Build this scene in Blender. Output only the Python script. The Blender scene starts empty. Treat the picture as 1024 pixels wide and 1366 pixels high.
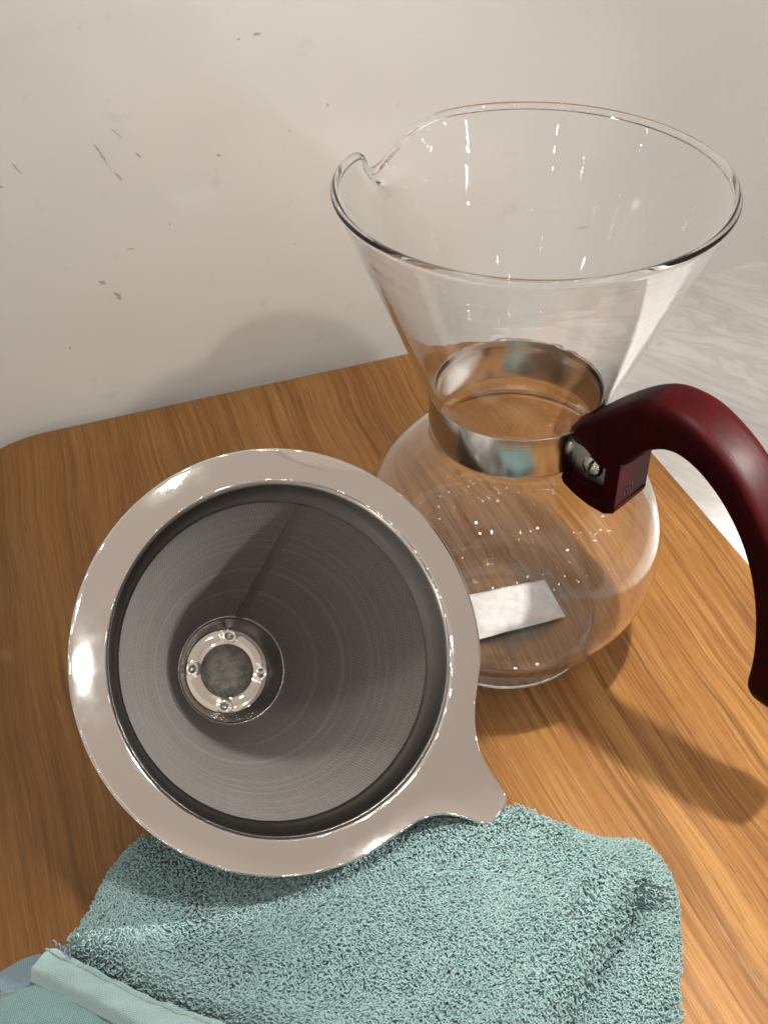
import bpy, bmesh, math, random
import numpy as np
from mathutils import Matrix, Vector, noise
random.seed(7); RNG = np.random.default_rng(7)
S = 0.058                     # one unit of the drawing = the carafe's bowl radius, 5.8 cm
R = math.radians
scene = bpy.context.scene

# ------------------------------------------------------------------ camera
cam = bpy.data.cameras.new('camera'); camo = bpy.data.objects.new('camera', cam)
scene.collection.objects.link(camo)
right = Vector((0.9908755, 0.13279462, -0.02305057))
down = Vector((0.0717066, -0.6642146, -0.74409484))
fwd = Vector((-0.11412232, 0.73565247, -0.66767622))
M3 = Matrix((right, -down, -fwd)).transposed()
camo.matrix_world = Matrix.Translation(Vector((0, -5.39332307, 5.88747828)) * S) @ M3.to_4x4()
cam.sensor_fit = 'VERTICAL'; cam.sensor_height = 36; cam.sensor_width = 27
cam.lens = 1448 / 1366 * 36
cam.clip_start = 0.005; cam.clip_end = 20
cam.dof.use_dof = True; cam.dof.focus_distance = 6.3 * S; cam.dof.aperture_fstop = 32
scene.camera = camo

# ------------------------------------------------------------------ world
world = bpy.data.worlds.new('World'); scene.world = world; world.use_nodes = True
wn = world.node_tree; wn.nodes.clear()
wo = wn.nodes.new('ShaderNodeOutputWorld'); wb = wn.nodes.new('ShaderNodeBackground')
wt = wn.nodes.new('ShaderNodeTexCoord'); ws = wn.nodes.new('ShaderNodeSeparateXYZ')
wr = wn.nodes.new('ShaderNodeValToRGB')
wm = wn.nodes.new('ShaderNodeMapRange'); wm.inputs[1].default_value = -1; wm.inputs[2].default_value = 1
wn.links.new(wt.outputs['Generated'], ws.inputs[0]); wn.links.new(ws.outputs[2], wm.inputs[0])
wn.links.new(wm.outputs[0], wr.inputs[0]); wn.links.new(wr.outputs[0], wb.inputs[0]); wn.links.new(wb.outputs[0], wo.inputs[0])
cr = wr.color_ramp
cr.elements[0].position = 0.42; cr.elements[0].color = (0.34, 0.305, 0.265, 1)
cr.elements[1].position = 1.0; cr.elements[1].color = (0.77, 0.67, 0.59, 1)
e = cr.elements.new(0.60); e.color = (0.48, 0.435, 0.385, 1)
e = cr.elements.new(0.80); e.color = (0.73, 0.605, 0.515, 1)
wnz = wn.nodes.new('ShaderNodeTexNoise'); wnz.inputs['Scale'].default_value = 1.7; wnz.inputs['Detail'].default_value = 1.5
wnr = wn.nodes.new('ShaderNodeMapRange'); wnr.interpolation_type = 'SMOOTHSTEP'
for k, v in ((1, 0.465), (2, 0.535), (3, 0.70), (4, 0.97)): wnr.inputs[k].default_value = v
wn.links.new(wt.outputs['Generated'], wnz.inputs['Vector']); wn.links.new(wnz.outputs['Fac'], wnr.inputs[0]); wn.links.new(wnr.outputs[0], wb.inputs[1])

# ------------------------------------------------------------------ lamps
def lamp(name, kind, loc, energy, color, size, target=None, angle=None, blend=0.4):
    l = bpy.data.lights.new(name, kind); o = bpy.data.objects.new(name, l)
    scene.collection.objects.link(o); o.location = Vector(loc) * S
    l.energy = energy; l.color = color
    if kind in ('POINT', 'SPOT'): l.shadow_soft_size = size * S
    if kind == 'SPOT': l.spot_size = R(angle); l.spot_blend = blend
    if kind == 'AREA': l.shape = 'DISK'; l.size = size * S
    if target is not None:
        o.rotation_euler = (Vector(target) - Vector(loc)).to_track_quat('-Z', 'Y').to_euler()
    return o
WARM = (1.0, 0.88, 0.74)
lamp('downlight', 'SPOT', (1.8, -0.6, 10.5), 14.0, (1.0, 0.93, 0.83), 0.20, (1.4, -0.9, 0), 38, 0.9)
lamp('downlight', 'SPOT', (1.4, -2.6, 11.0), 12.0, (1.0, 0.95, 0.88), 0.38, (-0.4, -3.6, 0.3), 32, 0.9)
lamp('downlight', 'SPOT', (4.8, -5.0, 11.4), 6.0, (1.0, 0.91, 0.80), 0.18, (-1.2, 2.6, 1.6), 30, 0.9)
lamp('downlight', 'SPOT', (5.7, -0.3, 5.4), 26.0, (1.0, 0.95, 0.90), 0.12, (-1.6, -1.6, 0.75), 16, 0.35)  # unseen low side spot, added and narrowed to light the filter alone
lamp('downlight', 'SPOT', (3.6, 1.2, 9.5), 10.0, (1.0, 0.97, 0.94), 0.15, (3.0, 1.15, -0.3), 17, 0.35)
# the shop's other ceiling lights, overhead and receding into the distance: the sparkles in the glass
rl = random.Random(11)
for i in range(66):
    if i < 56:                                              # far rows, low over the horizon
        az = R(-140 + 280 * (i + rl.uniform(0.1, 0.9)) / 56); d = rl.uniform(30, 44); el = R(rl.uniform(3, 26))
        p = (d * math.cos(el) * math.sin(az), -d * math.cos(el) * math.cos(az), d * math.sin(el)); pw, sz = 0.9, rl.uniform(0.15, 0.25)
        if p[1] > 2.0: continue
    else:
        p = (rl.uniform(-7, 8), rl.uniform(-12, -1), rl.uniform(11, 14)); pw, sz = 0.45, 0.13
    lamp('ceiling_light', 'POINT', p, pw, (1, 0.96, 0.90), sz)
lamp('ceiling_light', 'POINT', (4.6, -7.4, 11.4), 0.9, (0.95, 0.98, 1.0), 0.10)
lamp('ceiling_light', 'POINT', (9.3, -7.9, 7.2), 0.35, (0.95, 0.98, 1.0), 0.10)
for i in range(4): lamp('shelf_diode', 'POINT', (-1.6 + i * 1.3, 1.0 + i * 0.55, 8.4), 0.22, (1, 0.97, 0.93), 0.09)

scene.view_settings.view_transform = 'Standard'; scene.view_settings.look = 'None'
scene.view_settings.exposure = 0.06; scene.view_settings.gamma = 1
scene.render.engine = 'CYCLES'
cy = scene.cycles
cy.max_bounces = 48; cy.transmission_bounces = 48; cy.transparent_max_bounces = 24; cy.glossy_bounces = 24
cy.diffuse_bounces = 3; cy.sample_clamp_indirect = 40; cy.sample_clamp_direct = 0
cy.use_denoising = True
try: cy.denoiser = 'OPENIMAGEDENOISE'
except Exception: pass

# ------------------------------------------------------------------ node helpers
def mat(name):
    m = bpy.data.materials.new(name); m.use_nodes = True
    return m, m.node_tree, m.node_tree.nodes['Principled BSDF']
def N(nt, t, **kw):
    n = nt.nodes.new('ShaderNode' + t)
    for k, v in kw.items():
        if k.startswith('i_'):
            k = k[2:]; n.inputs[int(k) if k.isdigit() else k].default_value = v
        else: setattr(n, k, v)
    return n
def L(nt, a, b): nt.links.new(a, b)
def objcoord(nt, scale=(1, 1, 1), rot=(0, 0, 0), out='Object'):
    c = N(nt, 'TexCoord'); m = N(nt, 'Mapping')
    k = 1 / S if out == 'Object' else 1
    m.inputs['Scale'].default_value = [s * k for s in scale]; m.inputs['Rotation'].default_value = rot
    L(nt, c.outputs[out], m.inputs[0]); return m.outputs[0]
def noise_tex(nt, vec, scale, detail=4, rough=0.55, dist=0.0):
    n = N(nt, 'TexNoise'); n.inputs['Scale'].default_value = scale; n.inputs['Detail'].default_value = detail
    n.inputs['Roughness'].default_value = rough; n.inputs['Distortion'].default_value = dist
    L(nt, vec, n.inputs['Vector']); return n.outputs['Fac']
def ramp(nt, fac, stops):
    r = N(nt, 'ValToRGB'); L(nt, fac, r.inputs[0]); el = r.color_ramp.elements
    while len(el) < len(stops): el.new(0.5)
    for q, (p, c) in zip(el, stops):
        q.position = p; q.color = (c, c, c, 1) if isinstance(c, (int, float)) else (*c, 1)
    return r.outputs[0]
def mix(nt, a, b, fac, mode='MIX'):
    m = N(nt, 'Mix', data_type='RGBA', blend_type=mode)
    for s, v in ((0, fac), (6, a), (7, b)):
        if hasattr(v, 'links') or hasattr(v, 'is_linked'): L(nt, v, m.inputs[s])
        else: m.inputs[s].default_value = v if s == 0 else (*v, 1)
    return m.outputs[2]
def bump(nt, h, strength, dist, bsdf, normal=None):
    b = N(nt, 'Bump'); b.inputs['Strength'].default_value = strength; b.inputs['Distance'].default_value = dist * S
    L(nt, h, b.inputs['Height'])
    if normal is not None: L(nt, normal, b.inputs['Normal'])
    if bsdf is not None: L(nt, b.outputs[0], bsdf.inputs['Normal'])
    return b.outputs[0]

# ---- wood of the tray (grain along local y)
def wood_material():
    m, nt, b = mat('oak_laminate')
    c0 = objcoord(nt)
    warp = N(nt, 'TexNoise'); warp.inputs['Scale'].default_value = 0.35; warp.inputs['Detail'].default_value = 2
    L(nt, c0, warp.inputs['Vector'])
    sub = N(nt, 'VectorMath', operation='MULTIPLY_ADD'); L(nt, warp.outputs['Color'], sub.inputs[0])
    sub.inputs[1].default_value = (0.35, 0, 0); L(nt, c0, sub.inputs[2])
    def stretched(sx, sy, off=0):
        q = N(nt, 'Mapping'); q.inputs['Scale'].default_value = (sx, sy, 1); q.inputs['Location'].default_value = (off, off, 0)
        L(nt, sub.outputs[0], q.inputs[0]); return q.outputs[0]
    broad = noise_tex(nt, stretched(2.6, 0.10), 1.0, 3, 0.5)
    bands = noise_tex(nt, stretched(19, 0.24, 3), 1.0, 6, 0.68)
    fine = noise_tex(nt, stretched(58, 0.9, 7), 1.0, 6, 0.7)
    pores = noise_tex(nt, stretched(120, 5.0, 11), 1.0, 3, 0.6)
    base = ramp(nt, broad, [(0.28, (0.285, 0.118, 0.026)), (0.5, (0.38, 0.172, 0.042)), (0.72, (0.49, 0.246, 0.074))])
    c = mix(nt, base, (0.135, 0.050, 0.010), ramp(nt, bands, [(0.34, 0.80), (0.47, 0.26), (0.6, 0.0), (1, 0)]))
    c = mix(nt, c, (0.52, 0.305, 0.125), ramp(nt, fine, [(0.0, 0), (0.52, 0.0), (0.68, 0.7)]))
    c = mix(nt, c, (0.14, 0.054, 0.013), ramp(nt, fine, [(0.30, 0.8), (0.47, 0.0), (1, 0)]))
    c = mix(nt, c, (0.10, 0.042, 0.015), ramp(nt, pores, [(0.28, 0.85), (0.40, 0.0), (1, 0)]))
    # weaker light on the left part of the board, painted into the colour
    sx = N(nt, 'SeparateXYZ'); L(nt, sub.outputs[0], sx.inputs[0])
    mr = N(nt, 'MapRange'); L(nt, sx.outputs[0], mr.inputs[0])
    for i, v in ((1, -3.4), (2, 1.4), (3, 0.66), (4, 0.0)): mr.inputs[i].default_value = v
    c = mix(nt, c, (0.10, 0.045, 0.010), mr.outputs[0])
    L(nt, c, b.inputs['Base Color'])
    rr = ramp(nt, fine, [(0.3, 0.50), (0.7, 0.36)]); L(nt, rr, b.inputs['Roughness'])
    b.inputs['Specular IOR Level'].default_value = 0.28; b.inputs['Coat Weight'].default_value = 0.06; b.inputs['Coat Roughness'].default_value = 0.2
    h = mix(nt, (0.5, 0.5, 0.5), ramp(nt, pores, [(0.25, 0.0), (0.45, 1.0)]), 1.0)
    h2 = mix(nt, h, ramp(nt, fine, [(0.3, 0), (0.7, 1)]), 0.5)
    bump(nt, h2, 0.35, 0.006, b)
    return m

def wall_material():
    m, nt, b = mat('gloss_wall_panel')
    c = objcoord(nt)
    big = noise_tex(nt, c, 0.45, 2, 0.5, 0.4)
    col = ramp(nt, big, [(0.3, (0.685, 0.685, 0.665)), (0.7, (0.73, 0.73, 0.71))])
    sm = noise_tex(nt, c, 3.2, 6, 0.7)
    col = mix(nt, col, (0.46, 0.40, 0.36), ramp(nt, sm, [(0.60, 0.0), (0.80, 0.35)]))
    sp = noise_tex(nt, c, 17, 2, 0.5)
    col = mix(nt, col, (0.22, 0.16, 0.14), ramp(nt, sp, [(0.82, 0.0), (0.86, 0.25)]))
    L(nt, col, b.inputs['Base Color'])
    b.inputs['Roughness'].default_value = 0.55
    b.inputs['Coat Weight'].default_value = 1.0; b.inputs['Coat Roughness'].default_value = 0.05
    bump(nt, noise_tex(nt, c, 2.0, 3), 0.15, 0.02, b)
    return m

def marble_material():
    m, nt, b = mat('white_marble')
    c = objcoord(nt, (1, 1, 1), (0, 0, R(28)))
    mp = N(nt, 'Mapping'); mp.inputs['Scale'].default_value = (0.45, 1.9, 1); L(nt, c, mp.inputs[0])
    n1 = noise_tex(nt, mp.outputs[0], 1.3, 8, 0.62, 1.2)
    n2 = noise_tex(nt, mp.outputs[0], 0.8, 6, 0.6, 0.8)
    vein = ramp(nt, n1, [(0.0, 0), (0.40, 0), (0.475, 0.22), (0.50, 0.32), (0.55, 0.06), (0.6, 0), (1, 0)])
    cl = ramp(nt, n2, [(0.35, (0.72, 0.71, 0.70)), (0.65, (0.86, 0.855, 0.85))])
    col = mix(nt, cl, (0.40, 0.375, 0.36), vein)
    L(nt, col, b.inputs['Base Color']); b.inputs['Roughness'].default_value = 0.32
    return m

def steel(name, base=(0.72, 0.70, 0.68), rough=0.06, brushed=0.0, scratch=0.0, aniso=0.0):
    m, nt, b = mat(name)
    b.inputs['Metallic'].default_value = 1; b.inputs['Base Color'].default_value = (*base, 1)
    b.inputs['Roughness'].default_value = rough
    c = objcoord(nt)
    if scratch:
        n = noise_tex(nt, c, 9, 5, 0.7)
        L(nt, ramp(nt, n, [(0.35, rough), (0.75, rough + scratch)]), b.inputs['Roughness'])
        bump(nt, noise_tex(nt, c, 1.3, 2), 0.06, 0.05, b)
    if brushed:
        mp = N(nt, 'Mapping'); mp.inputs['Scale'].default_value = (1, 1, 60); L(nt, c, mp.inputs[0])
        bump(nt, noise_tex(nt, mp.outputs[0], 3, 3), brushed, 0.004, b)
    if aniso: b.inputs['Anisotropic'].default_value = aniso
    return m

def mesh_material():
    # woven wire cloth: two crossing families of wires in the unrolled sheet (UV map), with a faint lay
    m, nt, b = mat('woven_steel_mesh')
    uv = N(nt, 'UVMap'); uv.uv_map = 'sheet'
    mp = N(nt, 'Mapping'); mp.inputs['Rotation'].default_value = (0, 0, 0.35); L(nt, uv.outputs[0], mp.inputs[0])
    s = N(nt, 'SeparateXYZ'); L(nt, mp.outputs[0], s.inputs[0])
    def wires(o, k):
        a = N(nt, 'Math', operation='MULTIPLY'); a.inputs[1].default_value = k; L(nt, o, a.inputs[0])
        q = N(nt, 'Math', operation='SINE'); L(nt, a.outputs[0], q.inputs[0])
        q2 = N(nt, 'Math', operation='MULTIPLY_ADD'); q2.inputs[1].default_value = 0.5; q2.inputs[2].default_value = 0.5
        L(nt, q.outputs[0], q2.inputs[0]); return q2.outputs[0]
    k = 2 * math.pi / 0.017
    wx, wy = wires(s.outputs[0], k), wires(s.outputs[1], k)
    mx = N(nt, 'Math', operation='MAXIMUM'); L(nt, wx, mx.inputs[0]); L(nt, wy, mx.inputs[1])
    nz = N(nt, 'TexNoise'); nz.inputs['Scale'].default_value = 150; nz.inputs['Detail'].default_value = 3
    L(nt, uv.outputs[0], nz.inputs['Vector'])
    col = ramp(nt, mx.outputs[0], [(0.25, (0.042, 0.039, 0.036)), (0.95, (0.175, 0.165, 0.155))])
    big = N(nt, 'TexNoise'); big.inputs['Scale'].default_value = 2.2; big.inputs['Detail'].default_value = 3
    L(nt, uv.outputs[0], big.inputs['Vector'])
    col = mix(nt, col, (0.16, 0.152, 0.145), ramp(nt, big.outputs['Fac'], [(0.3, 0.0), (0.7, 0.5)]))
    col = mix(nt, col, (0.42, 0.405, 0.39), ramp(nt, nz.outputs['Fac'], [(0.52, 0.0), (0.68, 0.45)]))
    # concentric ring highlights round the cone, painted into the mesh colour
    ln = N(nt, 'VectorMath', operation='LENGTH'); L(nt, uv.outputs[0], ln.inputs[0])
    cx = N(nt, 'CombineXYZ'); L(nt, ln.outputs['Value'], cx.inputs[0])
    rn = N(nt, 'TexNoise'); rn.inputs['Scale'].default_value = 16; rn.inputs['Detail'].default_value = 4; L(nt, cx.outputs[0], rn.inputs['Vector'])
    col = mix(nt, col, (0.34, 0.33, 0.315), ramp(nt, rn.outputs['Fac'], [(0.52, 0.0), (0.72, 0.42)]))
    L(nt, col, b.inputs['Base Color'])
    b.inputs['Metallic'].default_value = 0.6; b.inputs['Roughness'].default_value = 0.48
    h = mix(nt, mx.outputs[0], nz.outputs['Fac'], 0.12)
    bump(nt, h, 0.55, 0.006, b)
    return m

def handle_material():
    m, nt, b = mat('red_lacquered_wood')
    c = objcoord(nt, (6, 22, 6))
    n = noise_tex(nt, c, 1.4, 5, 0.6, 0.3)
    col = ramp(nt, n, [(0.25, (0.010, 0.0005, 0.0007)), (0.6, (0.020, 0.0007, 0.0010)), (0.85, (0.029, 0.0010, 0.0013))])
    L(nt, col, b.inputs['Base Color'])
    b.inputs['Roughness'].default_value = 0.42; b.inputs['Specular IOR Level'].default_value = 0.045
    b.inputs['Coat Weight'].default_value = 0.0
    bump(nt, noise_tex(nt, c, 3, 4), 0.12, 0.01, b)
    return m

def glass_solid_material():
    m, nt, b = mat('clear_blown_glass')
    b.inputs['Base Color'].default_value = (1, 1, 1, 1); b.inputs['Roughness'].default_value = 0
    b.inputs['IOR'].default_value = 1.47; b.inputs['Transmission Weight'].default_value = 1
    return m

def yarn_material(name, c1, c2):
    m, nt, b = mat(name)
    c = objcoord(nt)
    n = noise_tex(nt, c, 5, 3); n2 = noise_tex(nt, c, 60, 2)
    col = mix(nt, ramp(nt, n, [(0.3, c1), (0.7, c2)]), tuple(min(1, x * 1.3) for x in c2), ramp(nt, n2, [(0.4, 0.0), (0.7, 0.5)]))
    L(nt, col, b.inputs['Base Color']); b.inputs['Roughness'].default_value = 0.9
    b.inputs['Sheen Weight'].default_value = 0.25; b.inputs['Sheen Roughness'].default_value = 0.5
    tl = N(nt, 'BsdfTranslucent'); L(nt, col, tl.inputs[0]); mxs = N(nt, 'MixShader'); mxs.inputs[0].default_value = 0.38
    L(nt, b.outputs[0], mxs.inputs[1]); L(nt, tl.outputs[0], mxs.inputs[2]); L(nt, mxs.outputs[0], nt.nodes['Material Output'].inputs[0])
    return m
def weave_material(name, c1, c2, k=0.03, ang=0.6):
    m, nt, b = mat(name)
    c = objcoord(nt, (1, 1, 1), (0, 0, ang))
    s = N(nt, 'SeparateXYZ'); L(nt, c, s.inputs[0])
    wv = []
    for i in (0, 1):
        a = N(nt, 'Math', operation='MULTIPLY'); a.inputs[1].default_value = 2 * math.pi / k; L(nt, s.outputs[i], a.inputs[0])
        q = N(nt, 'Math', operation='SINE'); L(nt, a.outputs[0], q.inputs[0]); wv.append(q.outputs[0])
    mu = N(nt, 'Math', operation='MULTIPLY_ADD'); L(nt, wv[0], mu.inputs[0]); L(nt, wv[1], mu.inputs[1]); mu.inputs[2].default_value = 0.5
    n = noise_tex(nt, c, 14, 4)
    hh = mix(nt, mu.outputs[0], n, 0.5)
    col = mix(nt, c1, c2, ramp(nt, hh, [(0.2, 0.0), (0.8, 1.0)]))
    L(nt, col, b.inputs['Base Color']); b.inputs['Roughness'].default_value = 0.92
    b.inputs['Sheen Weight'].default_value = 0.2
    bump(nt, hh, 0.8, 0.010, b)
    return m
def plain(name, col, rough=0.6, metal=0.0):
    m, nt, b = mat(name)
    c = objcoord(nt); n = noise_tex(nt, c, 12, 3)
    cc = mix(nt, col, tuple(x * 0.7 for x in col), ramp(nt, n, [(0.35, 0), (0.75, 0.6)]))
    L(nt, cc, b.inputs['Base Color']); b.inputs['Roughness'].default_value = rough; b.inputs['Metallic'].default_value = metal
    return m

# ------------------------------------------------------------------ mesh helpers
def link(name, me, material=None, parent=None, matrix=None, smooth=True):
    o = bpy.data.objects.new(name, me); scene.collection.objects.link(o)
    if material is not None:
        for mm in (material if isinstance(material, (list, tuple)) else [material]): me.materials.append(mm)
    if smooth: me.polygons.foreach_set('use_smooth', [True] * len(me.polygons))
    if parent is not None: o.parent = parent
    if matrix is not None: o.matrix_local = matrix
    return o
def mesh_from(name, verts, faces):
    me = bpy.data.meshes.new(name)
    me.from_pydata([(v[0] * S, v[1] * S, v[2] * S) for v in verts], [], faces); me.update(); return me
def fix_normals(me):
    bm = bmesh.new(); bm.from_mesh(me); bmesh.ops.recalc_face_normals(bm, faces=bm.faces); bm.to_mesh(me); bm.free()
def revolve(name, prof, n=128, warp=None, closed=False):
    vs, fs = [], []
    m = len(prof)
    for i in range(n):
        a = 2 * math.pi * i / n
        for j, (r, z) in enumerate(prof):
            rr, zz = (r, z) if warp is None else warp(r, z, a)
            vs.append((rr * math.cos(a), rr * math.sin(a), zz))
    for i in range(n):
        k = (i + 1) % n
        for j in range(m if closed else m - 1):
            j2 = (j + 1) % m
            fs.append((i * m + j, k * m + j, k * m + j2, i * m + j2))
    me = mesh_from(name, vs, fs); fix_normals(me); return me
def empty(name, loc, mat4=None):
    o = bpy.data.objects.new(name, None); scene.collection.objects.link(o); o.empty_display_size = 0.01
    if mat4 is not None: o.matrix_world = mat4
    else: o.location = Vector(loc) * S
    return o
def tag(o, label, cat): o['label'] = label; o['category'] = cat
def catmull(pts, n):
    P = [np.array(p, float) for p in pts]; P = [2 * P[0] - P[1]] + P + [2 * P[-1] - P[-2]]
    out = []
    for i in range(1, len(P) - 2):
        for t in np.linspace(0, 1, n, endpoint=False):
            a, b, c, d = P[i - 1:i + 3]
            out.append(0.5 * ((2 * b) + (c - a) * t + (2 * a - 5 * b + 4 * c - d) * t * t + (3 * b - a - 3 * c + d) * t ** 3))
    out.append(P[-2]); return out
def smoothstep(x): x = min(1, max(0, x)); return x * x * (3 - 2 * x)

# ------------------------------------------------------------------ setting: counter and wall
ZC = -0.28
bm_ = [(-22, -16, ZC), (26, -16, ZC), (26, 16, ZC), (-22, 16, ZC)]
me = mesh_from('marble_counter', [(x, y, z) for x, y, z in bm_] + [(x, y, z - 0.5) for x, y, z in bm_],
               [(0, 1, 2, 3), (7, 6, 5, 4), (0, 4, 5, 1), (1, 5, 6, 2), (2, 6, 7, 3), (3, 7, 4, 0)])
counter = link('marble_counter', me, marble_material(), smooth=False); counter['kind'] = 'structure'

WD = Vector((0.84519342, 0.53446055, 0)); WN = Vector((0.53446055, -0.84519342, 0))
WALLP = Vector((2.0049, 5.6881, ZC))
wm4 = Matrix.Translation(WALLP * S) @ Matrix((WD, Vector((0, 0, 1)), WN)).transposed().to_4x4()   # local x along wall, y up, z out to the room
vs = [(-20, -0.3, 0), (16, -0.3, 0), (16, 14, 0), (-20, 14, 0)]
me = mesh_from('wall', vs + [(x, y, -0.4) for x, y, z in vs], [(0, 1, 2, 3), (7, 6, 5, 4), (0, 4, 5, 1), (1, 5, 6, 2), (2, 6, 7, 3), (3, 7, 4, 0)])
wall = link('wall', me, wall_material(), matrix=wm4, smooth=False); wall['kind'] = 'structure'

# scuffs and chips on the wall: slivers of grime 0.2 mm proud
MARKS = [(-6.334, 2.771, -6.264, 2.594, 0.011), (-6.183, 2.859, -6.107, 2.762, 0.005), (-6.225, 2.519, -6.175, 2.434, 0.01), (-6.035, 2.639, -5.996, 2.582, 0.008), (-6.966, 2.745, -6.912, 2.645, 0.011), (-7.116, 2.593, -7.07, 2.577, 0.012), (-6.529, 1.629, -6.468, 1.585, 0.018), (-6.419, 1.508, -6.374, 1.409, 0.028), (-4.986, 3.362, -4.914, 3.356, 0.014), (-5.116, 3.343, -5.086, 3.344, 0.008), (-5.392, 2.478, -5.354, 2.476, 0.013), (-4.413, 2.707, -4.393, 2.71, 0.018), (-6.895, 1.072, -6.873, 1.081, 0.012), (-4.762, 2.561, -4.748, 2.564, 0.012), (-6.253, 1.85, -6.178, 1.846, 0.008), (-5.867, 1.982, -5.854, 1.986, 0.01), (-4.794, 1.545, -4.78, 1.549, 0.01), (-1.809, 0.987, -1.632, 0.978, 0.007)]
vs, fs = [], []
for (x0, y0, x1, y1, w) in MARKS:
    d = Vector((x1 - x0, y1 - y0)); ln = d.length; d.normalize(); p = Vector((-d.y, d.x))
    k = 9; b0 = len(vs)
    for i in range(k):
        t = i / (k - 1); ww = w * math.sin(math.pi * min(0.97, max(0.03, t))) * random.uniform(0.5, 1.2)
        c = Vector((x0, y0)) + d * ln * t + p * random.uniform(-0.3, 0.3) * w
        vs.append((c.x + p.x * ww, c.y + p.y * ww, 0.003)); vs.append((c.x - p.x * ww, c.y - p.y * ww, 0.003))
    for i in range(k - 1): fs.append((b0 + 2 * i, b0 + 2 * i + 1, b0 + 2 * i + 3, b0 + 2 * i + 2))
me = mesh_from('scuff_marks', vs, fs)
sc = link('scuff_marks', me, plain('grime', (0.47, 0.42, 0.385), 0.8), parent=wall, smooth=False); sc['kind'] = 'stuff'

# ------------------------------------------------------------------ tray
G = Vector((0.4533695, -0.89132267, 0)); NN = Vector((0.89132267, 0.4533695, 0))
# local x = NN (across the grain), local y = -G (along the grain, away from the camera)
tm = Matrix((NN, -G, Vector((0, 0, 1)))).transposed().to_4x4()
def tray_mesh():
    x0, x1, y0, y1 = -3.80, 1.90, -7.2, 3.345
    def outline(inset, rad, n=14):
        pts = []
        for cx, cy, a0 in ((x1 - rad, y1 - rad, 0), (x0 + rad, y1 - rad, 90), (x0 + rad, y0 + rad, 180), (x1 - rad, y0 + rad, 270)):
            for i in range(n + 1):
                a = R(a0 + 90 * i / n); r = rad - inset
                pts.append((cx + r * math.cos(a), cy + r * math.sin(a)))
        return pts
    rad = 0.95; rings = []
    for t in np.linspace(0, 1, 12):                       # bentwood lip rising to the edge
        d = 0.56 * (1 - t); rings.append((d, 0.115 * smoothstep(t) ** 1.15))
    rings += [(-0.012, 0.112), (-0.016, 0.098), (-0.010, 0.03), (0.03, -0.10), (0.22, -0.19), (0.50, -0.215)]
    vs, fs = [], []
    for d, z in rings:
        vs += [(x, y, z) for x, y in outline(d, rad)]
    m = len(outline(0, rad))
    for k in range(len(rings) - 1):
        for i in range(m):
            j = (i + 1) % m; fs.append((k * m + i, k * m + j, (k + 1) * m + j, (k + 1) * m + i))
    fs.append(tuple(range(m))[::-1]); fs.append(tuple((len(rings) - 1) * m + i for i in range(m)))
    me = mesh_from('tray', vs, fs); fix_normals(me); return me
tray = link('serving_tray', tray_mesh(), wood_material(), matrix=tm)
tag(tray, 'large brown wooden serving tray with softly raised edge under everything', 'tray')
for a, b in ((-3.0, 2.6), (1.2, 2.6), (-3.0, -6.4), (1.2, -6.4)):
    me = revolve('foot', [(0, -0.17), (0.16, -0.17), (0.17, -0.2), (0.17, ZC + 0.01), (0.15, ZC + 0.001), (0, ZC + 0.001)], 24)
    link('foot', me, plain('rubber', (0.03, 0.03, 0.03), 0.8), parent=tray, matrix=Matrix.Translation(Vector((a, b, 0)) * S))

# ------------------------------------------------------------------ carafe
carafe = empty('glass_carafe', (0, 0, 0.004)); tag(carafe, 'round clear glass coffee carafe with flared top, steel neck band and curved dark red handle', 'carafe')
ZT, RT = 3.355, 1.043
SA = R(147)
def spout(r, z, a):
    da = (a - SA + math.pi) % (2 * math.pi) - math.pi
    t = smoothstep((z - 2.88) / (ZT - 2.88))
    g = math.exp(-(da / 0.17) ** 2); wide = math.exp(-(da / 0.34) ** 2)
    r2 = r + t * (0.07 * g - 0.05 * (wide - g) ) * 1.0
    if r > 0.50 and z > 0.2:                              # hand-blown unevenness, mostly rings up the wall
        k = (0.06 + 0.94 * smoothstep((z - 2.65) / 0.6)) if z > 1.7 else 0.22
        r2 += k * 0.0010 * noise.noise((math.cos(a) * 1.2, math.sin(a) * 1.2 + r * 7, z * 11)) + k * 0.0006 * noise.noise((math.cos(a) * 3 + r * 5, math.sin(a) * 3, z * 27))
    return r2, z - t ** 2 * (0.23 * g + 0.01 * wide)
outer = []
for z in np.linspace(0.06, 1.60, 70):
    r = math.sqrt(max(0, 1 - ((z - 0.881) / 0.942) ** 2))
    r = r if z > 0.14 else r * 1.0
    outer.append((r, z))
foot_r = 0.60
low = [(0.0, 0.035), (0.30, 0.032), (0.46, 0.022), (0.52, 0.006), (0.575, 0.0)]
outer = [p for p in outer if p[1] > 0.17]
first = catmull([(0.575, 0.0), (0.64, 0.022), (outer[0][0] * 0.985, outer[0][1] - 0.05)], 5)
neck = catmull([outer[-1], (0.560, 1.68), (0.525, 1.755), (0.515, 1.83), (0.513, 1.93), (0.515, 2.02), (0.545, 2.11), (0.60, 2.24)], 5)[1:]
cone = [(0.60 + (RT - 0.60) * t, 2.24 + (ZT - 2.24) * t) for t in np.linspace(0, 1, 74)][1:]
outp = low[:-1] + [tuple(p) for p in first] + outer + [tuple(p) for p in neck] + cone
def offset_profile(p, d):
    q = []
    for i in range(len(p)):
        a = np.array(p[max(0, i - 1)]); b = np.array(p[min(len(p) - 1, i + 1)]); t = (b - a) / np.linalg.norm(b - a)
        n = np.array((-t[1], t[0])); x = np.array(p[i]) + n * d
        q.append((max(0.0, x[0]), x[1]))
    return q
inp = offset_profile(outp, 0.030)
_o, _i = np.array(outp[-1]), np.array(inp[-1]); _m = (_o + _i) / 2; _h = (_o - _i) / 2; _t = np.array((-_h[1], _h[0]))
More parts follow.
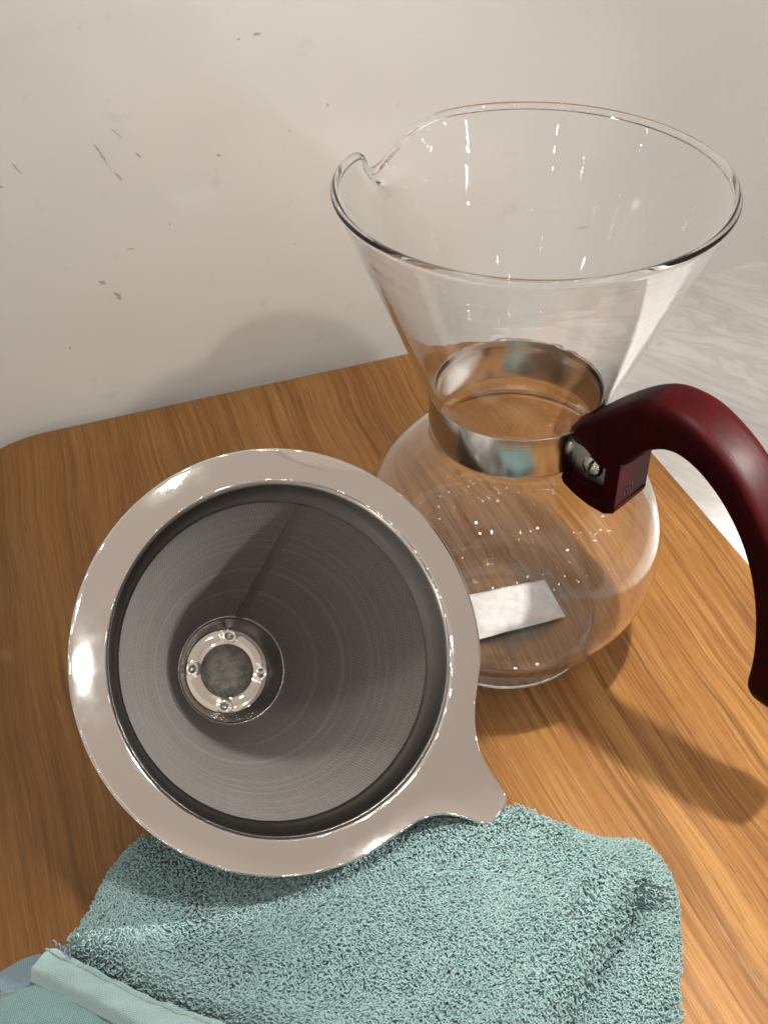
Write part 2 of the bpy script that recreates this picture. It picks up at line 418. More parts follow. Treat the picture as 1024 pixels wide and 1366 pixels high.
if _t[1] < 0: _t = -_t
_h = _h / np.linalg.norm(_h); _t = _t / np.linalg.norm(_t); _c = _m + _t * 0.012
lip = [tuple(_c + 0.0208 * (math.cos(q) * _h + math.sin(q) * _t)) for q in np.linspace(R(-42), R(222), 19)]
prof = outp + lip + inp[::-1]
GS = glass_solid_material()
vessel = link('glass_vessel', revolve('glass_vessel', prof, 260, spout), GS, parent=carafe)
STEEL = steel('polished_steel', (0.74, 0.715, 0.68), 0.035, scratch=0.045)
BRUSH = steel('brushed_band_steel', (0.62, 0.61, 0.585), 0.14, brushed=0.12)
z0, z1 = 1.81, 2.089
band = link('neck_band', revolve('neck_band', [(0.522, z0), (0.534, z0 - 0.002), (0.536, z0 + 0.006), (0.536, z1 - 0.006), (0.534, z1 + 0.002), (0.524, z1), (0.521, z1 - 0.01), (0.521, z0 + 0.01)], 160, closed=True), BRUSH, parent=carafe)

PH = R(-38)
hd, hm = Vector((math.cos(PH), math.sin(PH), 0)), Vector((math.sin(PH), -math.cos(PH), 0))   # outward, and towards the camera side
hm4 = Matrix((hd, hm, Vector((0, 0, 1)))).transposed().to_4x4()     # local x outward, y sideways, z up
out_pts = [(0.445, 2.055), (0.56, 2.17), (0.71, 2.325), (0.875, 2.465), (1.02, 2.53), (1.20, 2.525), (1.37, 2.455), (1.53, 2.345), (1.68, 2.19), (1.82, 2.00), (1.95, 1.75), (2.05, 1.45), (2.10, 1.18), (2.13, 0.93)]
in_pts = [(0.470, 2.035), (0.60, 2.00), (0.76, 1.94), (0.90, 2.06), (1.02, 2.22), (1.15, 2.29), (1.29, 2.27), (1.44, 2.18), (1.563, 2.06), (1.667, 1.91), (1.76, 1.70), (1.825, 1.46), (1.862, 1.20), (1.862, 0.96)]
def handle_mesh():
    O, I = catmull(out_pts, 6), catmull(in_pts, 6)
    k = 40; vs, fs = [], []; m = len(O)
    for s in range(m):
        o, i = O[s], I[s]; c = (o + i) / 2; h = (o - i) / 2; t = s / (m - 1)
        w = 0.168 * min(1.0, 0.55 + 3.2 * t)
        sc_ = 1.0
        if s > m - 4: sc_ = (1, 0.97, 0.90, 0.78)[s - (m - 4)]
        for q in range(k):
            a = 2 * math.pi * q / k; ca, sa = math.cos(a), math.sin(a); e_ = 0.42
            x = abs(ca) ** e_ * (1 if ca > 0 else -1); y = abs(sa) ** e_ * (1 if sa > 0 else -1)
            p = c + h * x * sc_
            if x > 0: p = p + (h / max(1e-6, np.linalg.norm(h))) * 0.012 * (1 - y * y)
            vs.append((p[0], y * w * sc_, p[1]))
    for s in range(m - 1):
        for q in range(k): fs.append((s * k + q, s * k + (q + 1) % k, (s + 1) * k + (q + 1) % k, (s + 1) * k + q))
    fs.append(tuple(range(k))); fs.append(tuple((m - 1) * k + q for q in range(k))[::-1])
    return mesh_from('handle', vs, fs)
HM = handle_material()
def rounded_box(bm, x0, x1, y0, y1, z0, z1, bev):
    r = bmesh.ops.create_cube(bm, size=1); vv = r['verts']
    bmesh.ops.scale(bm, vec=(x1 - x0, y1 - y0, z1 - z0), verts=vv)
    bmesh.ops.translate(bm, vec=((x0 + x1) / 2, (y0 + y1) / 2, (z0 + z1) / 2), verts=vv)
    es = list({e for v in vv for e in v.link_edges})
    bmesh.ops.bevel(bm, geom=es, offset=bev, segments=3, affect='EDGES', profile=0.6)
hme = handle_mesh(); fix_normals(hme)
handle = link('handle', hme, HM, parent=carafe, matrix=hm4)
def bm_obj(name, build, material, parent, matrix=None):
    bm = bmesh.new(); build(bm); bmesh.ops.scale(bm, vec=(S, S, S), verts=bm.verts)
    me = bpy.data.meshes.new(name); bm.to_mesh(me); bm.free()
    return link(name, me, material, parent, matrix)
def block(bm):
    rounded_box(bm, 0.775, 0.868, -0.158, 0.158, 1.70, 2.10, 0.010)      # outer cheek
    rounded_box(bm, 0.53, 0.80, -0.062, 0.062, 1.72, 2.04, 0.01)         # tongue between the steel plates
    # lower lip, curved underneath
    vs = []
    prof = [(0.490, 1.795), (0.475, 1.755), (0.500, 1.715), (0.58, 1.678), (0.70, 1.652), (0.80, 1.652), (0.862, 1.690), (0.875, 1.735), (0.80, 1.765), (0.60, 1.775)]
    A = [bm.verts.new((x, -0.160, z)) for x, z in prof]; B = [bm.verts.new((x, 0.160, z)) for x, z in prof]
    f = [bm.faces.new(A), bm.faces.new(B[::-1])]
    for i in range(len(prof)):
        j = (i + 1) % len(prof); f.append(bm.faces.new((A[i], B[i], B[j], A[j])))
    bmesh.ops.recalc_face_normals(bm, faces=f)
    bmesh.ops.bevel(bm, geom=[e for e in f[0].edges] + [e for e in f[1].edges], offset=0.012, segments=2, affect='EDGES')
lower = bm_obj('handle_block', block, HM, handle, Matrix.Identity(4))
for p in lower.data.polygons: p.use_smooth = False
# stamped characters on the outer face of the block
def stamp(bm):
    rnd = random.Random(3)
    for row, (z, n) in enumerate(((1.835, 4), (1.800, 3))):
        for i in range(n):
            y = 0.085 - i * 0.027 - row * 0.01
            for k in range(3):
                a, b = rnd.choice(((0.016, 0.003), (0.003, 0.022), (0.003, 0.015)))
                cy, cz = y + rnd.uniform(-0.006, 0.006), z + rnd.uniform(-0.010, 0.010)
                r = bmesh.ops.create_cube(bm, size=1); bmesh.ops.scale(bm, vec=(0.003, a, b), verts=r['verts'])
                bmesh.ops.translate(bm, vec=(0.869, cy, cz), verts=r['verts'])
st = bm_obj('stamped_lettering', stamp, plain('ink', (0.012, 0.008, 0.009), 0.5), handle, Matrix.Identity(4)); st['kind'] = 'stuff'
def plate(sgn):
    def f(bm):
        pr = [(0.505, 1.775), (0.70, 1.775)] + [(0.70 + 0.075 * math.sin(a), 1.87 - 0.095 * math.cos(a)) for a in np.linspace(0.2, math.pi - 0.2, 9)] + [(0.70, 1.965), (0.505, 1.985)]
        y0, y1 = 0.064 * sgn, 0.084 * sgn
        A = [bm.verts.new((x, y0, z)) for x, z in pr]; B = [bm.verts.new((x, y1, z)) for x, z in pr]
        fs = [bm.faces.new(A), bm.faces.new(B[::-1])] + [bm.faces.new((A[i], B[i], B[(i + 1) % len(pr)], A[(i + 1) % len(pr)])) for i in range(len(pr))]
        bmesh.ops.recalc_face_normals(bm, faces=fs)
    return f
PLS = steel('plate_steel', (0.55, 0.53, 0.50), 0.28)
for s in (1, -1):
    p = bm_obj('clamp_plate', plate(s), PLS, carafe, hm4)
    for q in p.data.polygons: q.use_smooth = False
def screw_head(bm):
    prof = [(0.0, 0.044), (0.024, 0.042), (0.048, 0.032), (0.064, 0.016), (0.070, 0.0)]
    n = 32; rings = []
    for r, h in prof[1:]:
        rings.append([bm.verts.new((r * math.cos(2 * math.pi * i / n), h, r * math.sin(2 * math.pi * i / n))) for i in range(n)])
    c = bm.verts.new((0, prof[0][1], 0))
    for i in range(n):
        j = (i + 1) % n; bm.faces.new((c, rings[0][i], rings[0][j]))
        for a, b in zip(rings, rings[1:]): bm.faces.new((a[i], b[i], b[j], a[j]))
    bmesh.ops.recalc_face_normals(bm, faces=bm.faces)
screw = bm_obj('screw', screw_head, steel('screw_steel', (0.62, 0.60, 0.56), 0.16), carafe, hm4 @ Matrix.Translation(Vector((0.650, 0.085, 1.885)) * S))
def slot(bm): rounded_box(bm, -0.008, 0.008, 0.020, 0.0465, -0.060, 0.060, 0.001)
bm_obj('screw_slot', slot, plain('slot_shadow', (0.02, 0.018, 0.016), 0.7), screw, Matrix.Rotation(R(12), 4, 'Y'))

# ------------------------------------------------------------------ paper packet inside the carafe
def packet():
    P = [np.array(v) for v in ((-0.33, 0.13), (-0.15, -0.27), (0.46, 0.02), (0.30, 0.38))]
    n, m = 36, 24; vs, fs = [], []
    for side in (1, 0):
        for i in range(n + 1):
            for j in range(m + 1):
                u, v = i / n, j / m
                p = (1 - u) * ((1 - v) * P[1] + v * P[0]) + u * ((1 - v) * P[2] + v * P[3])
                ed = min(u, 1 - u, v, 1 - v)
                pil = 0.030 * smoothstep(ed / 0.10)
                z = 0.080 + (pil + 0.004 * noise.noise((p[0] * 9, p[1] * 9, side * 3)) + 0.010 * noise.noise((p[0] * 3.5, p[1] * 3.5, 1))) * (1 if side else 0) + 0.002 * side
                p2 = p + 0.003 * np.array((noise.noise((p[1] * 14, 0, 0)), noise.noise((0, p[0] * 14, 4)))) * (1 if ed < 0.01 else 0)
                vs.append((p2[0], p2[1], z))
    K = (n + 1) * (m + 1)
    for side in (0, 1):
        for i in range(n):
            for j in range(m):
                a = side * K + i * (m + 1) + j; q = (a, a + m + 1, a + m + 2, a + 1); fs.append(q if side == 0 else q[::-1])
    me = mesh_from('packet', vs, fs); return me
pm, nt, b = mat('white_packet_paper')
c = objcoord(nt); n = noise_tex(nt, c, 14, 5, 0.65)
L(nt, ramp(nt, n, [(0.3, (0.62, 0.62, 0.62)), (0.65, (0.80, 0.80, 0.80))]), b.inputs['Base Color']); b.inputs['Roughness'].default_value = 0.55
bump(nt, n, 0.5, 0.02, b)
pk = link('paper_packet', packet(), pm)
tag(pk, 'small white paper packet lying on the bottom inside the glass carafe', 'packet')

# ------------------------------------------------------------------ steel filter
FC = Vector((-1.12984668, -1.62798925, 1.37517079)); FN = Vector((0.44570995, -0.49492959, 0.74591377))
FT = Vector((0.49976291, -0.55373701, -0.66604231)); FT = (FT - FN * FT.dot(FN)).normalized(); FP = FN.cross(FT)
fm4 = Matrix.Translation(FC * S) @ Matrix((FT, FP, FN)).transposed().to_4x4()
filt = empty('steel_coffee_filter', None, fm4)
tag(filt, 'cone shaped stainless steel coffee filter with wide mirror rim leaning on teal towel', 'coffee filter')
RI, RM, DM, RB, DB, RC, DC = 0.973, 0.889, 0.177, 0.349, 1.348, 0.276, 1.488
OUTL = [(61, 1.160), (56.7, 1.150), (49.2, 1.150), (42.3, 1.193), (36.8, 1.287), (33.4, 1.43), (32.0, 1.505), (30.2, 1.536), (25.9, 1.531), (23.6, 1.490), (21.6, 1.366), (18.2, 1.25), (12.7, 1.178), (5.4, 1.158), (-2, 1.16)]
def flange_outline():
    pts = []
    a = 61.0
    for i in range(150):
        t = R(61 + (358 - 61) * i / 150); pts.append((1.16 * math.cos(t), 1.16 * math.sin(t)))
    tab = [(r * math.cos(R(t)), r * math.sin(R(t))) for t, r in OUTL[::-1]]
    pts += [tuple(p) for p in catmull(tab, 8)[:-1]]
    return pts
def flange_mesh():
    P = np.array(flange_outline()); n = len(P)
    # rings from the inner lip to the outer edge, then a rolled-under edge
    rings = []
    ang = np.arctan2(P[:, 1], P[:, 0]); inner = np.c_[np.cos(ang), np.sin(ang)]
    tang = np.roll(P, -1, 0) - np.roll(P, 1, 0); nrm = np.c_[tang[:, 1], -tang[:, 0]]; nrm /= np.linalg.norm(nrm, axis=1)[:, None]
    vs = []
    def add(xy, z): rings.append(len(rings)); vs.extend([(x, y, z) for x, y in xy])
    add(inner * (RI - 0.014), -0.030)
    add(inner * (RI - 0.004), -0.010)
    add(inner * (RI + 0.006), 0.0)
    for t in (0.02, 0.05, 0.35, 0.65, 0.95, 0.985):
        xy = inner * (RI + 0.006) * (1 - t) + (P - nrm * 0.012) * t; add(xy, 0.0008 * math.sin(math.pi * t))
    for q in (20, 40, 60, 80, 100, 130, 160):
        a = R(q); add(P - nrm * 0.012 + nrm * 0.012 * math.sin(a), -0.016 + 0.016 * math.cos(a))
    add(P - nrm * 0.030, -0.058)
    for t in (0.3, 0.7): add((P - nrm * 0.030) * (1 - t) + inner * (RI + 0.02) * t, -0.030)
    add(inner * (RI + 0.004), -0.034)
    fs = []
    for k in range(len(rings) - 1):
        for i in range(n):
            j = (i + 1) % n; fs.append((k * n + i, k * n + j, (k + 1) * n + j, (k + 1) * n + i))
    me = mesh_from('flange', vs, fs); fix_normals(me); return me
link('flange', flange_mesh(), STEEL, parent=filt)
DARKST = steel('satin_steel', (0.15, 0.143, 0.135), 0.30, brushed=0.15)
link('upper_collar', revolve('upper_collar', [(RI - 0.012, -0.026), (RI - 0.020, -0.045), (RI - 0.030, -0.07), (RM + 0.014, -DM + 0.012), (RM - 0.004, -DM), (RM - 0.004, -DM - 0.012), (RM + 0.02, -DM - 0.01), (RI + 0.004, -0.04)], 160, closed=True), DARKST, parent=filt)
def cone_sheet(name, r0, z0, r1, z1, thick, uvname='sheet', a0=0.0, a1=2 * math.pi, n=160, m=30):
    vs, fs, uv = [], [], []
    sl = math.hypot(r0 - r1, z0 - z1); sn = (r0 - r1) / sl
    for s in (0, 1):
        for i in range(n + 1):
            a = a0 + (a1 - a0) * i / n
            for j in range(m + 1):
                t = j / m; r = r0 + (r1 - r0) * t + s * thick; z = z0 + (z1 - z0) * t
                vs.append((r * math.cos(a), r * math.sin(a), z)); l = r / sn; uv.append((l * math.cos(a * sn), l * math.sin(a * sn)))
    K = (n + 1) * (m + 1)
    for s in (0, 1):
        for i in range(n):
            for j in range(m):
                q = [s * K + i * (m + 1) + j, s * K + (i + 1) * (m + 1) + j, s * K + (i + 1) * (m + 1) + j + 1, s * K + i * (m + 1) + j + 1]
                fs.append(q if s == 0 else q[::-1])
    me = mesh_from(name, vs, fs); ul = me.uv_layers.new(name=uvname)
    li = np.empty(len(me.loops), dtype=np.int32); me.loops.foreach_get('vertex_index', li)
    ul.data.foreach_set('uv', np.array(uv, dtype=np.float32)[li].ravel()); return me
MM = mesh_material()
link('mesh_cone', cone_sheet('mesh_cone', RM, -DM, RB, -DB, 0.012, a0=2.6, a1=2.6 + 2 * math.pi), MM, parent=filt)
def seam():
    # overlapping strip of the rolled sheet
    p0, p1 = np.array((-0.67, 0.47)), np.array((-0.30, 0.23)); vs, fs = [], []
    m = 24
    for j in range(m + 1):
        t = j / m; r = RM + (RB - RM) * t; z = -DM + (-DB + DM) * t
        a = 2.525 + 0.02 * t; w = 0.026
        for s in (-1, 1):
            aa = a + s * w / r; vs.append(((r - 0.006) * math.cos(aa), (r - 0.006) * math.sin(aa), z + 0.002))
    for j in range(m): fs.append((2 * j, 2 * j + 2, 2 * j + 3, 2 * j + 1))
    me = mesh_from('seam_strip', vs, fs); ul = me.uv_layers.new(name='sheet')
    for l in me.loops:
        v = me.vertices[l.vertex_index].co; ul.data[l.index].uv = (v.x / S, v.z / S)
    return me
SM = steel('seam_steel', (0.20, 0.19, 0.18), 0.5)
link('seam_strip', seam(), SM, parent=filt)
CAPM, nt, b = mat('cap_mesh_steel')
c = objcoord(nt); n = noise_tex(nt, c, 16, 4, 0.6); n9 = noise_tex(nt, c, 55, 2)
L(nt, mix(nt, ramp(nt, n, [(0.35, (0.15, 0.145, 0.12)), (0.65, (0.29, 0.28, 0.25))]), (0.40, 0.39, 0.36), ramp(nt, n9, [(0.55, 0), (0.7, 0.6)])), b.inputs['Base Color'])
b.inputs['Metallic'].default_value = 0.4; b.inputs['Roughness'].default_value = 0.55; bump(nt, n9, 0.5, 0.01, b)
# bottom ring, its wall and the cap plate
link('lower_ring', revolve('lower_ring', [(RB + 0.012, -DB + 0.004), (RB + 0.004, -DB + 0.014), (RB - 0.006, -DB + 0.008), (RB - 0.014, -DB - 0.02), (RC + 0.004, -DC - 0.006), (RC - 0.02, -DC - 0.03), (RB + 0.02, -DC - 0.03), (RB + 0.022, -DB - 0.02)], 120, closed=True), steel('ring_steel', (0.24, 0.23, 0.22), 0.2, brushed=0.1), parent=filt)
def dimple_plate():
    n, m = 120, 14; vs, fs = [], []
    dm = [(R(a), 0.235) for a in (150, 60, -30, -120)]
    for j in range(m + 1):
        r = 0.180 + (RC - 0.180) * j / m
        for i in range(n):
            a = 2 * math.pi * i / n; x, y = r * math.cos(a), r * math.sin(a); z = -DC
            for da, dr in dm:
                d = math.hypot(x - dr * math.cos(da), y - dr * math.sin(da)); z -= 0.020 * math.exp(-(d / 0.017) ** 2) - 0.006 * math.exp(-((d - 0.035) / 0.014) ** 2)
            z += 0.006 * math.sin(math.pi * j / m)
            vs.append((x, y, z))
    for j in range(m):
        for i in range(n):
            k = (i + 1) % n; fs.append((j * n + i, (j + 1) * n + i, (j + 1) * n + k, j * n + k))
    b0 = len(vs)
    for r, z in ((0.180, -DC - 0.0), (0.178, -DC - 0.03)):
        for i in range(n): a = 2 * math.pi * i / n; vs.append((r * math.cos(a), r * math.sin(a), z))
    for i in range(n): k = (i + 1) % n; fs.append((b0 + i, b0 + k, b0 + n + k, b0 + n + i))
    me = mesh_from('cap_plate', vs, fs); return me
link('cap_plate', dimple_plate(), STEEL, parent=filt)
link('cap_disc', revolve('cap_disc', [(0.0, -DC - 0.026), (0.09, -DC - 0.026), (0.182, -DC - 0.026), (0.1821, -DC - 0.0265), (0.182, -DC - 0.05)], 64), CAPM, parent=filt)

# ------------------------------------------------------------------ towel
TOWEL = [(-1.993, -2.19), (-0.992, -1.986), (0.084, -1.731), (0.304, -1.756), (0.627, -1.877), (0.881, -1.875), (1.025, -2.025), (1.075, -2.256), (1.075, -2.592), (1.06, -2.906), (1.04, -3.7), (-0.368, -3.38), (-0.977, -3.263), (-1.327, -3.185), (-1.614, -3.134), (-1.939, -3.038), (-2.213, -2.942), (-2.161, -2.703), (-2.111, -2.472)]
TW = np.array([tuple(p) for p in catmull(TOWEL + [TOWEL[0]], 5)][:-1])
def seg_dist(X, A, B):
    d = B - A; t = np.clip(((X - A) @ d) / (d @ d), 0, 1); return np.linalg.norm(X - (A + t[:, None] * d), axis=1)
def poly_dist(X, P):
    D = np.full(len(X), 9.0)
    for i in range(len(P)): D = np.minimum(D, seg_dist(X, P[i], P[(i + 1) % len(P)]))
    inside = np.zeros(len(X), bool)
    for i in range(len(P)):
        a, b = P[i], P[(i + 1) % len(P)]
        c = ((a[1] > X[:, 1]) != (b[1] > X[:, 1])) & (X[:, 0] < (b[0] - a[0]) * (X[:, 1] - a[1]) / (b[1] - a[1] + 1e-12) + a[0])
        inside ^= c
    return np.where(inside, D, -D)
CREASE = np.array([(0.802, -2.222), (0.742, -2.37), (0.655, -2.586), (0.546, -2.771), (0.446, -2.932), (0.28, -3.35), (0.1, -3.8)])
def crease_side(X):
    # signed distance to the fold line: positive on the right (lower layer)
    D = np.full(len(X), 9.0); sg = np.ones(len(X))
    for i in range(len(CREASE) - 1):
        a, b = CREASE[i], CREASE[i + 1]; dd = seg_dist(X, a, b); d = b - a
        cr = (X[:, 0] - a[0]) * d[1] - (X[:, 1] - a[1]) * d[0]
        up = dd < D; D = np.where(up, dd, D); sg = np.where(up, np.sign(-cr), sg)
    return D * sg
HT = 0.40
def vnoise(X, f, seed):
    return np.array([noise.noise((x * f + seed, y * f, seed * 1.7)) for x, y in X])
def height(X, D=None):
    if D is None: D = poly_dist(X, TW)
    e = np.clip(D / 0.17, 0, 1); edge = np.sqrt(np.clip(1 - (1 - e) ** 2, 0, 1))
    h = HT * edge
    c = crease_side(X)
    top = smooth_np((-2.172 - X[:, 1]) / 0.10)
    lowr = smooth_np((c + 0.03) / 0.10) * top
    h = h - (0.23 * lowr + 0.26 * np.exp(-((c - 0.02) / 0.05) ** 2) * np.exp(-((X[:, 1] + 2.42) / 0.34) ** 2)) * edge
    h = h + 0.25 * np.exp(-((c + 0.11) / 0.10) ** 2) * top * edge * 0.8       # rolled edge beside the crease
    h = h + 0.10 * np.exp(-((c - 0.24) / 0.13) ** 2) * top * edge             # lower layer bulges again
    h = h + edge * (0.030 * vnoise(X, 1.3, 2.0) + 0.015 * vnoise(X, 3.5, 5.0))
    return h
def smooth_np(x): x = np.clip(x, 0, 1); return x * x * (3 - 2 * x)
towel = empty('terry_towel', (-0.6, -2.9, 0.0)); TL = Vector((-0.6, -2.9, 0.0))
tag(towel, 'folded teal terry cloth towel with loop pile at the front of the tray', 'towel')
# base cloth
nx, ny = 190, 120; xs = np.linspace(-2.55, 1.30, nx); ys = np.linspace(-3.75, -1.50, ny)
XX, YY = np.meshgrid(xs, ys, indexing='ij'); X = np.c_[XX.ravel(), YY.ravel()]; Dg = poly_dist(X, TW); Hg = height(X, Dg)
ok = (Dg > -0.02).reshape(nx, ny)
vs = [(x - TL.x, y - TL.y, max(h, 0) - 0.004 if d > 0 else 0.004) for (x, y), h, d in zip(X, Hg, Dg)]
fs = [(i * ny + j, (i + 1) * ny + j, (i + 1) * ny + j + 1, i * ny + j + 1) for i in range(nx - 1) for j in range(ny - 1) if ok[i, j] and ok[i + 1, j] and ok[i, j + 1] and ok[i + 1, j + 1]]
me = mesh_from('base_cloth', vs, fs)
bm = bmesh.new(); bm.from_mesh(me); bmesh.ops.delete(bm, geom=[v for v in bm.verts if not v.link_faces], context='VERTS'); bm.to_mesh(me); bm.free()
TEAL = yarn_material('teal_cotton', (0.33, 0.51, 0.51), (0.42, 0.60, 0.60))
link('base_cloth', me, yarn_material('teal_ground_cloth', (0.42, 0.62, 0.62), (0.50, 0.69, 0.69)), parent=towel)
# loops
def loops(n_try, hgt=0.047, rad=0.0049):
    sp = math.sqrt(3.75 * 2.2 / n_try); gx, gy = np.meshgrid(np.arange(-2.5, 1.25, sp), np.arange(-3.70, -1.5, sp), indexing='ij')
    P = np.c_[gx.ravel(), gy.ravel()] + RNG.uniform(-0.55, 0.55, (gx.size, 2)) * sp
    D = poly_dist(P, TW); P = P[D > 0.004]; D = D[D > 0.004]
    eps = 0.012
    h0 = height(P, D); hx = height(P + [eps, 0]); hy = height(P + [0, eps])
    nr = np.c_[-(hx - h0) / eps, -(hy - h0) / eps, np.ones(len(P))]
    steep = np.linalg.norm(nr, axis=1); keep = RNG.uniform(0, 1, len(P)) < np.clip(0.80 * steep, 0, 1)
    P, h0, nr = P[keep], h0[keep], nr[keep]; n = len(P); nr /= np.linalg.norm(nr, axis=1)[:, None]
    ang = 3.2 * vnoise(P, 0.9, 9.0) * 2 + 1.2 * vnoise(P, 4.0, 3.0)
    lean = np.c_[np.cos(ang - 1.2), np.sin(ang - 1.2), np.zeros(n)] * (0.95 + 0.25 * RNG.normal(size=n))[:, None]
    ax = nr + lean + RNG.normal(size=(n, 3)) * 0.16; ax /= np.linalg.norm(ax, axis=1)[:, None]
    side = RNG.normal(size=(n, 3)); side -= ax * (side * ax).sum(1)[:, None]; side /= np.linalg.norm(side, axis=1)[:, None]
    third = np.cross(ax, side)
    H = hgt * RNG.uniform(0.65, 1.25, n); W = hgt * RNG.uniform(0.15, 0.24, n); tw = RNG.uniform(-0.5, 0.5, n)
    K = 9; C3 = []
    for k in range(K):
        t = -1 + 2 * k / (K - 1)             # teardrop loop path
        up = 1 - t * t; wd = math.sin(t * math.pi * 0.93) * -1.0
        up = math.cos(t * math.pi / 2) ** 0.75 if abs(t) < 1 else 0.0
        wv = math.sin(t * math.pi) * 0.9 + t * 0.12
        C3.append(np.c_[P, h0] - nr * 0.004 + ax * (H * up)[:, None] + side * (W * wv)[:, None] + third * (W * tw * up * np.sign(t + 1e-9) * 1.0)[:, None])
    C3 = np.array(C3)                          # K, n, 3
    T = np.gradient(C3, axis=0); T /= np.linalg.norm(T, axis=2)[:, :, None] + 1e-9
    A = third[None] - T * (T * third[None]).sum(2)[:, :, None]; A /= np.linalg.norm(A, axis=2)[:, :, None] + 1e-9
    B = np.cross(T, A); q = 3; V = []
    for s in range(q):
        a = 2 * math.pi * s / q; V.append(C3 + rad * (math.cos(a) * A + math.sin(a) * B))
    V = np.array(V).transpose(2, 1, 0, 3)       # n, K, q, 3
    V = V.reshape(-1, 3) - np.array(TL)
    base = (np.arange(n) * K * q)[:, None, None]
    kk = np.arange(K - 1)[None, :, None] * q; ss = np.arange(q)[None, None, :]
    f = np.stack([base + kk + ss, base + kk + (ss + 1) % q, base + kk + q + (ss + 1) % q, base + kk + q + ss], -1).reshape(-1, 4)
    me = bpy.data.meshes.new('terry_loops')
    me.vertices.add(len(V)); me.vertices.foreach_set('co', (V * S).astype(np.float32).ravel())
    me.loops.add(f.size); me.loops.foreach_set('vertex_index', f.astype(np.int32).ravel())
    me.polygons.add(len(f)); me.polygons.foreach_set('loop_start', np.arange(0, f.size, 4, dtype=np.int32))
    me.update(calc_edges=True); return me
lp = link('loop_pile', loops(84000), TEAL, parent=towel); lp['kind'] = 'stuff'

# flat woven hem along the near left border
def strip(name, A, B, prof, mtl, sag=0.0, seedn=0.0, n=80, closed_thick=0.012):
    """ribbon between two border polylines A (upper) and B (lower); prof(v) gives height"""
    a = [np.array(p) for p in catmull(A, 20)]; b = [np.array(p) for p in catmull(B, 20)]
    m = 16; vs, fs = [], []; n = len(a)
    for s in (0, 1):
        for i in range(n):
            for j in range(m + 1):
                v = j / m; p = a[i] * (1 - v) + b[i] * v
                z = prof(v, i / (n - 1)) + sag * noise.noise((p[0] * 2.5, p[1] * 2.5, seedn)) - s * closed_thick
                vs.append((p[0] - TL.x, p[1] - TL.y, z))
    K = n * (m + 1)
    for s in (0, 1):
        for i in range(n - 1):
            for j in range(m):
                q = [s * K + i * (m + 1) + j, s * K + (i + 1) * (m + 1) + j, s * K + (i + 1) * (m + 1) + j + 1, s * K + i * (m + 1) + j + 1]
                fs.append(q[::-1] if s == 0 else q)
    me = mesh_from(name, vs, fs); return link(name, me, mtl, parent=towel)
HEM = weave_material('teal_hem_weave', (0.28, 0.44, 0.445), (0.38, 0.545, 0.55), 0.011, 0.5)
GAUZE = weave_material('teal_gauze', (0.12, 0.24, 0.245), (0.25, 0.40, 0.40), 0.014, 0.2)
BLUE = weave_material('blue_cloth_edge', (0.11, 0.19, 0.24), (0.20, 0.30, 0.36), 0.014, 0.3)
HEMA = [(-2.213, -2.942), (-1.939, -3.038), (-1.614, -3.134), (-1.327, -3.185), (-0.977, -3.263), (-0.368, -3.38)]; HEMB = [(-2.308, -3.087), (-1.978, -3.183), (-1.72, -3.268), (-1.381, -3.343), (-0.983, -3.434), (-0.416, -3.564)]
def hem_z(v, u): return 0.395 + 0.018 * math.sin(math.pi * min(1, v * 1.1)) - 0.10 * smoothstep((v - 0.8) / 0.2) + 0.010 * math.sin(u * 70 + 4 * v) * (1 - v) + 0.008 * math.sin(u * 43 + v * 7)
strip('woven_hem', HEMA, HEMB, hem_z, HEM, 0.06, 1.0)
# stitch line beside the pile
sv, sf = [], []
aa = catmull(HEMA, 60); bb = catmull(HEMB, 60)
def bead(c, d, l, r):
    b0 = len(sv); d = d / np.linalg.norm(d); p = np.array((-d[1], d[0]))
    for t, k in ((-0.5, 0.3), (-0.25, 1), (0.25, 1), (0.5, 0.3)):
        for s in range(5):
            an = 2 * math.pi * s / 5; q = c[:2] + d * l * t + p * r * k * math.cos(an); sv.append((q[0] - TL.x, q[1] - TL.y, c[2] + r * k * math.sin(an)))
    for t in range(3):
        for s in range(5): sf.append((b0 + t * 5 + s, b0 + t * 5 + (s + 1) % 5, b0 + t * 5 + 5 + (s + 1) % 5, b0 + t * 5 + 5 + s))
for i in range(0, len(aa) - 1, 1):
    if i % 2 == 0:
        for v in (0.16,):
            p = aa[i] * (1 - v) + bb[i] * v; bead(np.array((p[0], p[1], hem_z(v, i / (len(aa) - 1)) + 0.06 * noise.noise((p[0] * 2.5, p[1] * 2.5, 1.0)) + 0.003)), aa[i + 1] - aa[i], 0.035, 0.007)
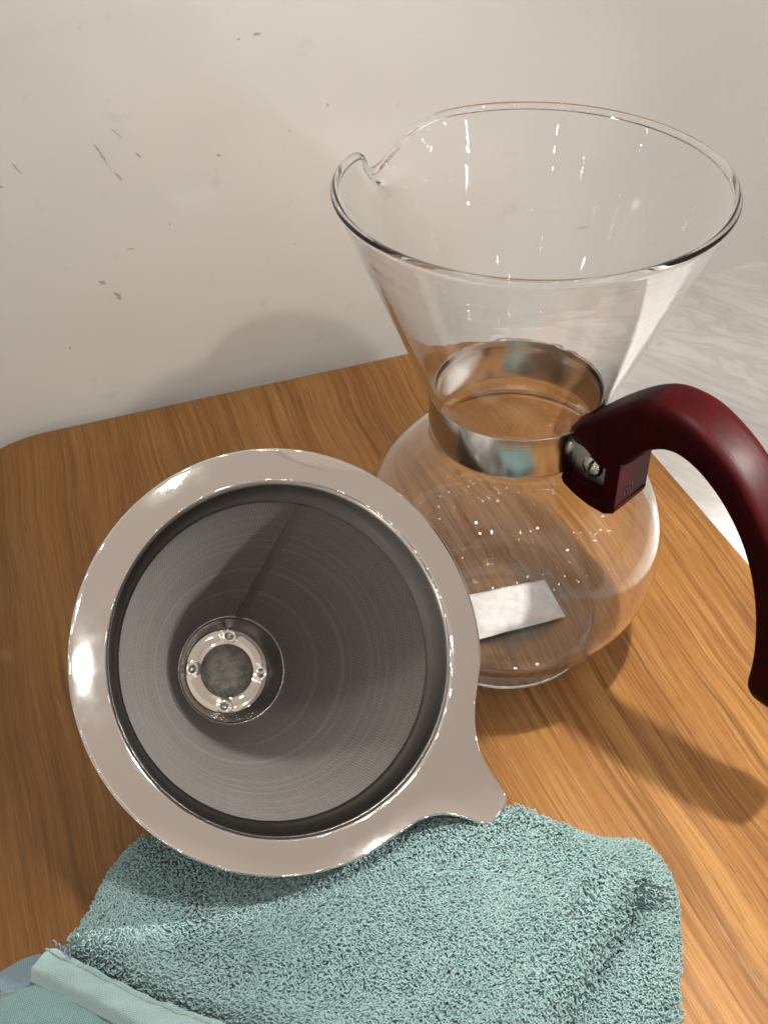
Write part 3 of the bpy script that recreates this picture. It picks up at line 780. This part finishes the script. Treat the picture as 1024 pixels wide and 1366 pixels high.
me = mesh_from('stitching', sv, sf); stc = link('stitching', me, yarn_material('stitch_thread', (0.30, 0.47, 0.43), (0.38, 0.55, 0.5)), parent=towel); stc['kind'] = 'stuff'
# loose violet thread at the corner
def yarn(name, pts, r, mtl):
    cu = catmull(pts, 8); k = 6; vs, fs = [], []
    for i, c in enumerate(cu):
        d = cu[min(i + 1, len(cu) - 1)] - cu[max(i - 1, 0)]; d /= np.linalg.norm(d); a = np.cross(d, (0.1, 0.2, 1)); a /= np.linalg.norm(a); b = np.cross(d, a)
        for s in range(k): q = c + r * (math.cos(2 * math.pi * s / k) * a + math.sin(2 * math.pi * s / k) * b); vs.append(tuple(q - np.array(TL)))
    for i in range(len(cu) - 1):
        for s in range(k): fs.append((i * k + s, i * k + (s + 1) % k, (i + 1) * k + (s + 1) % k, (i + 1) * k + s))
    return link(name, mesh_from(name, vs, fs), mtl, parent=towel)
hx, hy = HEMA[0]
zig = [(hx - 0.01 + 0.011 * i, hy + 0.030 - 0.006 * i + 0.010 * math.sin(i * 2.1), 0.405 + 0.014 * math.cos(i * 1.7)) for i in range(13)]
yarn('loose_thread', zig, 0.0045, yarn_material('violet_thread', (0.22, 0.23, 0.33), (0.28, 0.29, 0.38)))
# gauze layer below the hem, sagging in soft folds, and the blue cloth under it
GA = [(-2.364, -3.057), (-2.015, -3.114), (-1.757, -3.187), (-1.411, -3.268), (-1.005, -3.362)]; GB = [(-2.748, -3.199), (-2.541, -3.569), (-2.234, -3.739), (-1.804, -3.881), (-1.243, -3.935)]
def gz_prof(v, u): return 0.30 - 0.10 * v + 0.045 * math.sin(u * 9 + v * 3.0) * (0.3 + v) - 0.12 * smoothstep(1 - u / 0.10) 
strip('gauze_layer', GA, GB, gz_prof, GAUZE, 0.05, 4.0)
strip('blue_underlayer', [(-2.377, -2.866), (-2.578, -2.992), (-2.779, -3.125), (-2.968, -3.269)], [(-2.059, -3.098), (-2.324, -3.171), (-2.554, -3.317), (-2.756, -3.418)], lambda v, u: 0.20 - 0.06 * (1 - v) + 0.02 * math.sin(u * 12), BLUE, 0.02, 7.0, closed_thick=0.05)
